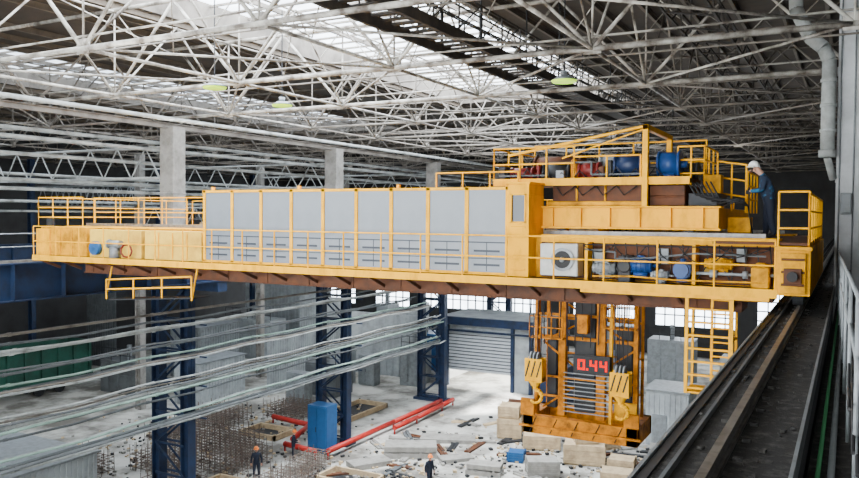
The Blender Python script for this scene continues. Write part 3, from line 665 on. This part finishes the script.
def machine(x0,x1,y,h,m,lab):
    r=root('machine_cabinet',((x0+x1)/2,y+1,0),lab,'machine')
    b=B().box(x0,x1,y,y+2.4,0,h); n=max(2,int((x1-x0)/1.1))
    for k in range(n):
        a=x0+(x1-x0)*k/n; c=x0+(x1-x0)*(k+1)/n; b.box(a+.1,c-.1,y-.07,y,.3,h*.6); b.box(a+.15,c-.15,y-.05,y,h*.66,h-.15)
    mk('housing',b,m,r,bevel=.04)
    mk('vent_pipe',B().tube(((x0+x1)/2,y+1,h),((x0+x1)/2,y+1,h+1.2),.2,12),GALV,r)
    mk('service_rail',B().rail((x0+.1,y+.1,h),(x1-.1,y+.1,h),1.0,1.0,.03,1),DARK,r)
machine(-15.3,-11.5,68.5,3.9,GALV,'large grey machine housing with panels')
machine(-21,-17,70,4.6,GALV,'dark grey machine housing with panels')
machine(-9,-5,66,3.2,CORR,'grey machine housing with vent pipe')
machine(-44,-42.6,70,5,CORR,'tall grey machine housing with panels')
machine(-37,-33.5,64,3.4,CABB,'blue machine housing with panels')
machine(-56,-50,60,4.0,CORR,'grey machine housing with panels')
machine(-20.6,-18.6,56,3.0,DBLUE,'dark blue machine housing by the partition')
machine(-53.5,-49,43,2.6,GRYP,'dark grey machine housing beyond the wagon')
machine(-38.5,-35.5,50.5,2.6,GRYP,'dark grey machine housing with service rail')
machine(-33.6,-31.8,57.2,3.2,GALV,'grey machine housing beside the partition')
b=B()
for x in(-20.5,-18.9):
    for y in(61,62.5): b.box(x-.1,x+.1,y-.1,y+.1,0,8)
for z in(1.5,3,4.5,6,7.5): b.box(-20.6,-18.8,60.9,62.6,z,z+.12)
b.beam((-20.5,61,.1),(-18.9,61,3),.08,.08).beam((-18.9,61,3),(-20.5,61,6),.08,.08)
mk('steel_stair_tower',b,DARK,label='dark steel access tower beside the partition',cat='tower')
r=root('blue_control_cabinet',(-28.2,38.6,0),'tall blue steel control cabinet by the column','cabinet')
mk('body',B().box(-28.95,-27.5,38.2,39.3,.1,2.9).box(-28.9,-27.55,38.25,39.25,0,.1),CABB,r,bevel=.03)
mk('door',B().box(-28.9,-28.25,38.17,38.2,.2,2.8),CABB,r)
mk('door',B().box(-28.2,-27.55,38.17,38.2,.2,2.8),CABB,r)
mk('handle',B().box(-28.3,-28.27,38.13,38.17,1.3,1.6),DARK,r)
def redpipe(pts,label):
    b=B().path(pts,.17,10)
    for p in pts: b.tube((p[0],p[1],0),(p[0],p[1],p[2]),.06,6)
    return mk('red_pipe',b,RED,label=label,cat='pipe',group='red pipes',smooth=True)
redpipe([(-26.9,37.5,.5),(-26.9,45,.5),(-26.9,52,.5)],'red steel pipe line on short floor supports')
redpipe([(-26.2,44,.45),(-26.2,47,.45),(-26.3,51,.45),(-26.4,53,.45)],'red steel pipe line on short floor supports')
redpipe([(-35,42.3,.45),(-31.5,41.8,.45),(-30.4,38.6,.45)],'red steel pipe branch crossing the floor')
redpipe([(-30.2,37.6,.45),(-27.6,37.2,.45)],'short red steel pipe on floor supports')
def crate(x,y,z,sx,sy,sz,rot,lab,m=CARD):
    b=B().box(-sx/2,sx/2,-sy/2,sy/2,.12,sz)
    for k in(-1,0,1): b.box(-sx/2,sx/2,k*sy*.4-.06,k*sy*.4+.06,0,.12)
    for k in range(1,4): b.box(-sx/2-.02,sx/2+.02,-sy/2-.02,sy/2+.02,sz*k/4+.0,sz*k/4+.04)
    for a in(-1,1):
        for c in(-1,1): b.cb(a*sx/2,c*sy/2,.12,.1,.1,sz-.1)
    o=mk('wooden_crate',b,m,label=lab,cat='crate',group='crates on the floor'); o.location=(x,y,z); o.rotation_euler[2]=rot; return o
crate(-19.4,47.4,0,1.5,1.5,1.3,.3,'cream wooden crate stacked on pallet')
crate(-19.4,47.4,1.3,1.3,1.4,.8,.2,'cream wooden crate on top of another crate')
crate(-17.6,48.6,0,1.3,1.3,1.6,.1,'tall pale wooden crate')
crate(-16.7,46.0,0,2.2,1.4,.9,.35,'long cream wooden crate')
crate(-13.5,44.6,0,2.3,1.7,1.2,.25,'large pale wooden crate')
crate(-13.5,44.6,1.2,1.3,1.2,.5,.5,'small crate resting on a large crate')
crate(-14.9,41.2,0,1.7,1.2,.9,.5,'low grey weathered crate',SLAB)
crate(-11.3,44.6,0,1.4,1.2,.6,.1,'low pale wooden crate')
crate(-13.2,48.0,0,1.4,1.2,.8,.6,'pale wooden crate near the load frame')
crate(-10.8,41.6,0,1.6,1.2,.8,.2,'pale wooden crate near the runway')
crate(-15.3,50.3,0,1.8,1.2,1.1,.0,'grey weathered crate on the floor',SLAB)
crate(-17.1,42.8,0,.9,.9,.6,.2,'blue plastic covered crate beside others',CABB)
crate(-20.6,52,0,1.6,1.2,1.2,.2,'dark brown weathered crate on the floor',RUST_SHADE)
def slab(x,y,sx,sy,h,rot,n=1):
    b=B()
    for k in range(n): b.box(-sx/2+.05*k,sx/2-.04*k,-sy/2+.06*(k%2),sy/2,k*(h+.08),k*(h+.08)+h)
    for a in(-.6,.6): b.box(a-.06,a+.06,-sy/2,sy/2,h,h+.08) if n>1 else None
    o=mk('concrete_slab',b,SLAB,label='grey precast concrete slab lying on the floor',cat='slab',group='concrete slabs'); o.location=(x,y,0); o.rotation_euler[2]=rot
for a in((-23.1,40.7,3.2,1.6,.3,.5,2),(-22.5,44.5,3.5,1.4,.25,.4,1),(-17.8,39.8,2,1,.25,.2,2),(-24.2,37.8,2.4,1.2,.3,1.0,1),(-9.5,47,1.6,1.4,.4,.2,2),(-20.3,41.2,2,1,.2,.8,1),(-16,37,2.2,1.2,.25,.3,1)): slab(*a)
for i in range(80):
    x=random.uniform(-26,-9);y=random.uniform(33,50)
    L=random.uniform(.8,3.2);a=random.uniform(0,3.1);m=random.choice([CARD,SLAB,RUST_SHADE,GRYP,DARK,DARK])
    b=B().box(-L/2,L/2,-.1,.1,0,.12).box(-L/2+.1,L/2-.2,.14,.32,0,.1)
    o=mk('timber_plank',b,m,label='loose plank lying on the concrete floor',cat='plank',group='loose planks on the floor'); o.location=(x,y,0);o.rotation_euler[2]=a
b=B()
for i in range(1900):
    cxx,cyy=random.choice([(-34,33),(-23,38),(-15,42),(-30,31),(-12,46),(-36,44),(-38,36),(-22,34),(-20,42)])
    x=random.gauss(cxx,3.3);y=random.gauss(cyy,3.3);s=random.uniform(.05,.26)
    if abs(x+28.6)<1.6 and min(abs(y-c) for c in(27.2,40.5))<.8: continue
    b.beam((x,y,s*.3),(x+random.uniform(-s,s)+.01,y+random.uniform(-s,s),s*.4),s*.8,s*.5,random.randint(0,2))
mk('rubble',b,[SLAB,DARK,CARD],label='scattered concrete rubble and offcuts on the floor',cat='rubble',kind='stuff')
def pit(x0,x1,y0,y1):
    b=B().box(x0,x1,y0,y0+.15,0,.35).box(x0,x1,y1-.15,y1,0,.35).box(x0,x0+.15,y0,y1,0,.35).box(x1-.15,x1,y0,y1,0,.35).box(x0+.15,x1-.15,y0+.15,y1-.15,0,.03,1)
    mk('foundation_formwork',b,[CARD,DARK],label='timber formwork around a dark foundation pit',cat='formwork',group='foundation formwork')
pit(-30,-27.8,30,31.8);pit(-25.3,-22,34,36);pit(-35,-32,38.8,41);pit(-33,-30.4,44,50)
RBM=mat('rebar_steel',(.12,.10,.085),.7,0,.6,(.14,.06,.03),3)
def rebar(x,y,nx,ny,h):
    b=B()
    for i in range(nx):
        for j in range(ny): b.tube((x+i*.42,y+j*.42,0),(x+i*.42+random.uniform(-.05,.05),y+j*.42,h+random.uniform(-.3,.3)),.022,4)
    for z in(.2,.55,.9):
        for i in range(nx): b.tube((x+i*.42,y,z),(x+i*.42,y+(ny-1)*.42,z),.022,4)
        for j in range(ny): b.tube((x,y+j*.42,z),(x+(nx-1)*.42,y+j*.42,z),.022,4)
    return mk('rebar_cage',b,RBM,label='rusty steel reinforcement cage standing on the floor',cat='rebar cage',group='rebar cages')
for a in((-35.5,30.5,9,9,1.4),(-31.6,32.2,6,9,1.3),(-39.4,35,9,8,1.3),(-35.4,34.9,9,8,1.3),(-31.8,28.0,4,9,1.4),(-26.8,30.5,7,7,1.2),(-25.5,27.5,6,6,1.2),(-40,39,9,8,1.2),(-36.5,43,8,8,1.2),(-38,26.8,6,8,1.4),(-27.3,34,4,7,1.1),(-22,31,8,5,.9)): rebar(*a)
# wagon
r=root('rail_wagon',(-57,36,0),'dark green open goods wagon with ribbed sides','wagon')
W0,W1=26,43.5
b=B().box(-58.1,-58.0,W0,W1,1.3,4).box(-55.3,-55.2,W0,W1,1.3,4).box(-58.1,-55.2,W1-.1,W1,1.3,4).box(-58.1,-55.2,W0,W0+.1,1.3,4).box(-58.1,-55.2,W0,W1,1.2,1.35)
for k in range(13): b.box(-55.2,-55.0,W0+.1+1.42*k,W0+.32+1.42*k,1.3,4)
b.box(-55.2,-54.98,W0,W1,3.85,4.05).box(-55.2,-54.98,W0,W1,1.25,1.45)
mk('body',b,GREEN,r)
mk('underframe',B().box(-57.6,-56,W0+.3,W1-.3,.9,1.2),DARK,r)
for y in(28.5,30.3,39.3,41.1): mk('wheelset',B().tube((-57.67,y,.48),(-57.53,y,.48),.48,18).tube((-57.5,y,.48),(-56.1,y,.48),.08,8).tube((-56.07,y,.48),(-55.93,y,.48),.48,18),DARK,r)
def box(name,x,y,sx,sy,h,m,label,cat):
    r=root(name,(x,y,0),label,cat)
    mk('body',B().box(x-sx/2,x+sx/2,y-sy/2,y+sy/2,.08,h).box(x-sx/2+.05,x+sx/2-.05,y-sy/2+.05,y+sy/2-.05,0,.08),m,r,bevel=.03)
    mk('door',B().box(x-sx/2+.06,x-.02,y-sy/2-.03,y-sy/2,.2,h-.1),m,r)
    mk('door',B().box(x+.02,x+sx/2-.06,y-sy/2-.03,y-sy/2,.2,h-.1),m,r)
    mk('handle',B().box(x-.06,x-.03,y-sy/2-.07,y-sy/2-.03,h*.45,h*.55),DARK,r)
box('equipment_cabinet',-35.9,56,1.6,1,2.6,GALV,'grey steel equipment cabinet','cabinet')
box('equipment_cabinet',-38.5,55.6,2.2,1.2,3.2,CORR,'pale grey equipment cabinet','cabinet')
box('equipment_cabinet',-37,47.8,1.8,1,2.4,GALV,'grey steel equipment cabinet','cabinet')
# ------------------------------------------------------------------ PEOPLE
def person(loc,heading,arms,legs,lean,top,bottom,helm,label,headpitch=.0,bulk=1.0):
    r=root('person',loc,label,'person'); r.rotation_euler[2]=heading
    vs=[];es=[];rad=[];seg=[]
    def add(p,rr,par=None,tag='t'):
        vs.append(V(p));rad.append(rr*(bulk if tag!='s' else 1))
        if par is not None: es.append((par,len(vs)-1)); seg.append((par,len(vs)-1,tag))
        return len(vs)-1
    ly=lambda z:-lean*(z-.95)
    pel=add((0,0,.95),.155)
    sp=add((0,ly(1.12),1.12),.15,pel,'t'); ch=add((0,ly(1.32),1.32),.17,sp,'t'); nb=add((0,ly(1.44),1.45),.09,ch,'t')
    nk=add((0,ly(1.5)-.01,1.52),.055,nb,'s'); h0=add((0,ly(1.6)-.03-headpitch*.3,1.59),.085,nk,'s'); h1=add((0,ly(1.7)-.03-headpitch,1.70),.085,h0,'s')
    for s,L in zip((-1,1),legs):
        hp=add((s*.10,0,.88),.11,pel,'b'); kn=add((s*.11+L[0],L[1],.50),.08,hp,'b'); an=add((s*.12+L[0],L[2],.10),.06,kn,'b'); add((s*.14+L[0],L[2]-.16,.045),.045,an,'f')
    for s,A in zip((-1,1),arms):
        sh=add((s*.19,ly(1.4),1.41),.075,ch,'t'); el=add((s*A[0][0],A[0][1],A[0][2]),.058,sh,'t'); wr=add((s*A[1][0],A[1][1],A[1][2]),.038,el,'t')
        W=V(vs[wr]);E=V(vs[el]);d=(W-E).normalized(); pm=add(W+d*.06,.036,wr,'s')
        side=V((1,0,0)) if abs(d.x)<.7 else V((0,0,1)); side=(side-d*side.dot(d)).normalized(); dn=d.cross(side)
        if dn.z>0: dn=-dn
        for k,(o,Lf) in enumerate(((-.03,.07),(-.01,.08),(.01,.075),(.03,.06))):
            base=W+d*.075+side*o
            a=add(base,.011,pm,'s'); m1=add(base+d*Lf*.5+dn*.01,.0095,a,'s'); add(base+d*Lf*.8+dn*.035,.008,m1,'s')
        th=add(W+d*.04-side*s*.04+dn*.01,.012,pm,'s'); add(W+d*.08-side*s*.055+dn*.02,.01,th,'s')
    me=bpy.data.meshes.new('sk'); me.from_pydata([tuple(v) for v in vs],es,[]); o=bpy.data.objects.new('sk',me); COL.objects.link(o)
    sm=o.modifiers.new('s','SKIN'); sm.use_smooth_shade=True
    for i,d in enumerate(me.skin_vertices[0].data): d.radius=(rad[i],rad[i]); d.use_root=(i==0)
    sb=o.modifiers.new('d','SUBSURF'); sb.levels=1;sb.render_levels=1
    dg=bpy.context.evaluated_depsgraph_get(); em=bpy.data.meshes.new_from_object(o.evaluated_get(dg)); bpy.data.objects.remove(o)
    em.name='body'; em.materials.clear()
    for m in(top,bottom,SKIN,BLK): em.materials.append(m)
    idx={'t':0,'b':1,'s':2,'f':3}
    for p in em.polygons:
        c=p.center;best=9;tg='t'
        for a,b_,t in seg:
            A=vs[a];Bv=vs[b_];ab=Bv-A;u=max(0,min(1,(c-A).dot(ab)/ab.length_squared)); d=(c-(A+ab*u)).length-rad[a]*(1-u)-rad[b_]*u
            if d<best: best=d;tg=t
        p.material_index=idx[tg]; p.use_smooth=True
    bo=bpy.data.objects.new('body',em); COL.objects.link(bo); bo.parent=r
    hc=vs[h1]
    def loc_mk(nm,b,m,par=bo,sm=True):
        q=mk(nm,b,m,None,smooth=sm); q.parent=par
        return q
    b=B().dome((hc.x,hc.y,hc.z-.0),.13,.14,14,5).cone((hc.x,hc.y-.015,hc.z-.015),(hc.x,hc.y-.015,hc.z+.005),.16,.135,14)
    loc_mk('safety_helmet',b,helm)
    fy=hc.y-.085
    loc_mk('nose',B().cone((hc.x,fy+.03,hc.z-.085),(hc.x,fy-.025,hc.z-.1),.018,.008,6),SKIN)
    for sx in(-.035,.035): loc_mk('eye',B().tube((hc.x+sx,fy+.03,hc.z-.06),(hc.x+sx,fy+.003,hc.z-.06),.012,8),BLK)
    loc_mk('mouth',B().box(hc.x-.025,hc.x+.025,fy+.015,fy+.03,hc.z-.145,hc.z-.138),RED)
    for sx in(-.09,.09): loc_mk('ear',B().box(hc.x+sx-.01,hc.x+sx+.01,hc.y-.02,hc.y+.02,hc.z-.11,hc.z-.05),SKIN)
    return r,bo
armsF=(((.25,-.05,1.15),(.12,-.27,1.10)),((.25,-.05,1.15),(.12,-.27,1.12)))
armsG=(((.25,-.17,1.14),(.10,-.40,1.12)),((.25,-.17,1.14),(.10,-.40,1.12)))
armsD=(((.27,.02,1.14),(.28,-.06,.90)),((.27,.02,1.14),(.28,-.06,.90)))
legs0=((0,0,.02),(0,.0,.0)); legsW=((0,-.12,-.12),(0,.02,.18)); legsS=((-.02,-.05,-.06),(.02,.02,.10))
HR=-math.pi/2+.15
person((-1.68,20.0,14.0),HR,armsG,legsS,.30,TEAL,NAVY,HELM,'person in navy and blue workwear with white helmet, holding a remote',.10,1.18)
q=mk('remote_control',B().box(-.11,.11,-.05,.05,0,.09).tube((-.05,0,.09),(-.05,0,.13),.012,6).tube((.05,0,.09),(.05,0,.13),.012,6),DARK,label='dark radio remote control box held in both hands',cat='remote control')
q.matrix_world=Matrix.Translation((-1.68,20,14))@Matrix.Rotation(HR,4,'Z')@Matrix.Translation((0,-.47,1.05))
person((-28.3,32.8,0),.6,armsD,legsW,.05,NAVY,NAVY,HELO,'person in dark workwear and orange helmet walking on the floor')
person((-28.6,36.4,0),2.2,armsF,legs0,.05,NAVY,NAVY,HELO,'person in dark workwear standing beside the column')
person((-19.4,36.2,0),1.2,armsD,legsW,.05,NAVY,NAVY,HELO,'person in dark workwear and orange helmet walking')
# ------------------------------------------------------------------ lights
def area(loc,size,energy,col=(1,1,1),rot=(0,0,0)):
    l=bpy.data.lights.new('daylight_fill','AREA'); l.shape='RECTANGLE'; l.size=size[0]; l.size_y=size[1]; l.energy=energy; l.color=col
    o=bpy.data.objects.new('daylight_fill',l); COL.objects.link(o); o.location=loc; o.rotation_euler=rot
area((-18.5,31,ZR+1.15),(11.8,38),38000,(.95,.98,1))
area((-41,38,ZR+1.15),(9.9,48),10000,(.92,.97,1))
area((-17,-6.0,14.5),(33,10.8),4800,(1,.99,.97),(math.radians(90),0,0))  # added fill in the unseen near opening, brightens the crane front
area((-33,83.9,6),(60,5),4500,(.9,.96,1),(math.radians(-90),0,0))
def point(loc,e,c=(1,.99,.96)):  # added fill points without fixtures, brighten roof, aisles and door room
    l=bpy.data.lights.new('fill_light','POINT'); l.energy=e; l.shadow_soft_size=.12; l.color=c
    o=bpy.data.objects.new('fill_light',l); COL.objects.link(o); o.location=loc
for p,e in(((-16,13,17.6),450),((-5,13,17.6),350),((-25,24,17.4),300),((-20,45,17.4),300),((-6,50,17.4),300),((-36,33,16),400),((-52,40,12),500),((-40,56,9),900),((-12,66,10),800),((-27,62.5,4.8),4500)): point(p,e)
def spot(loc,e,a):  # added spots with no fixture, brighten the floor and the door front
    l=bpy.data.lights.new('fill_spot','SPOT'); l.energy=e; l.spot_size=math.radians(a); l.spot_blend=.6; l.shadow_soft_size=.3
    o=bpy.data.objects.new('fill_spot',l); COL.objects.link(o); o.location=loc
spot((-25.8,55.2,18.3),170000,30)
spot((-22,42,18.3),12000,70)
print('meshes',len(bpy.data.objects))
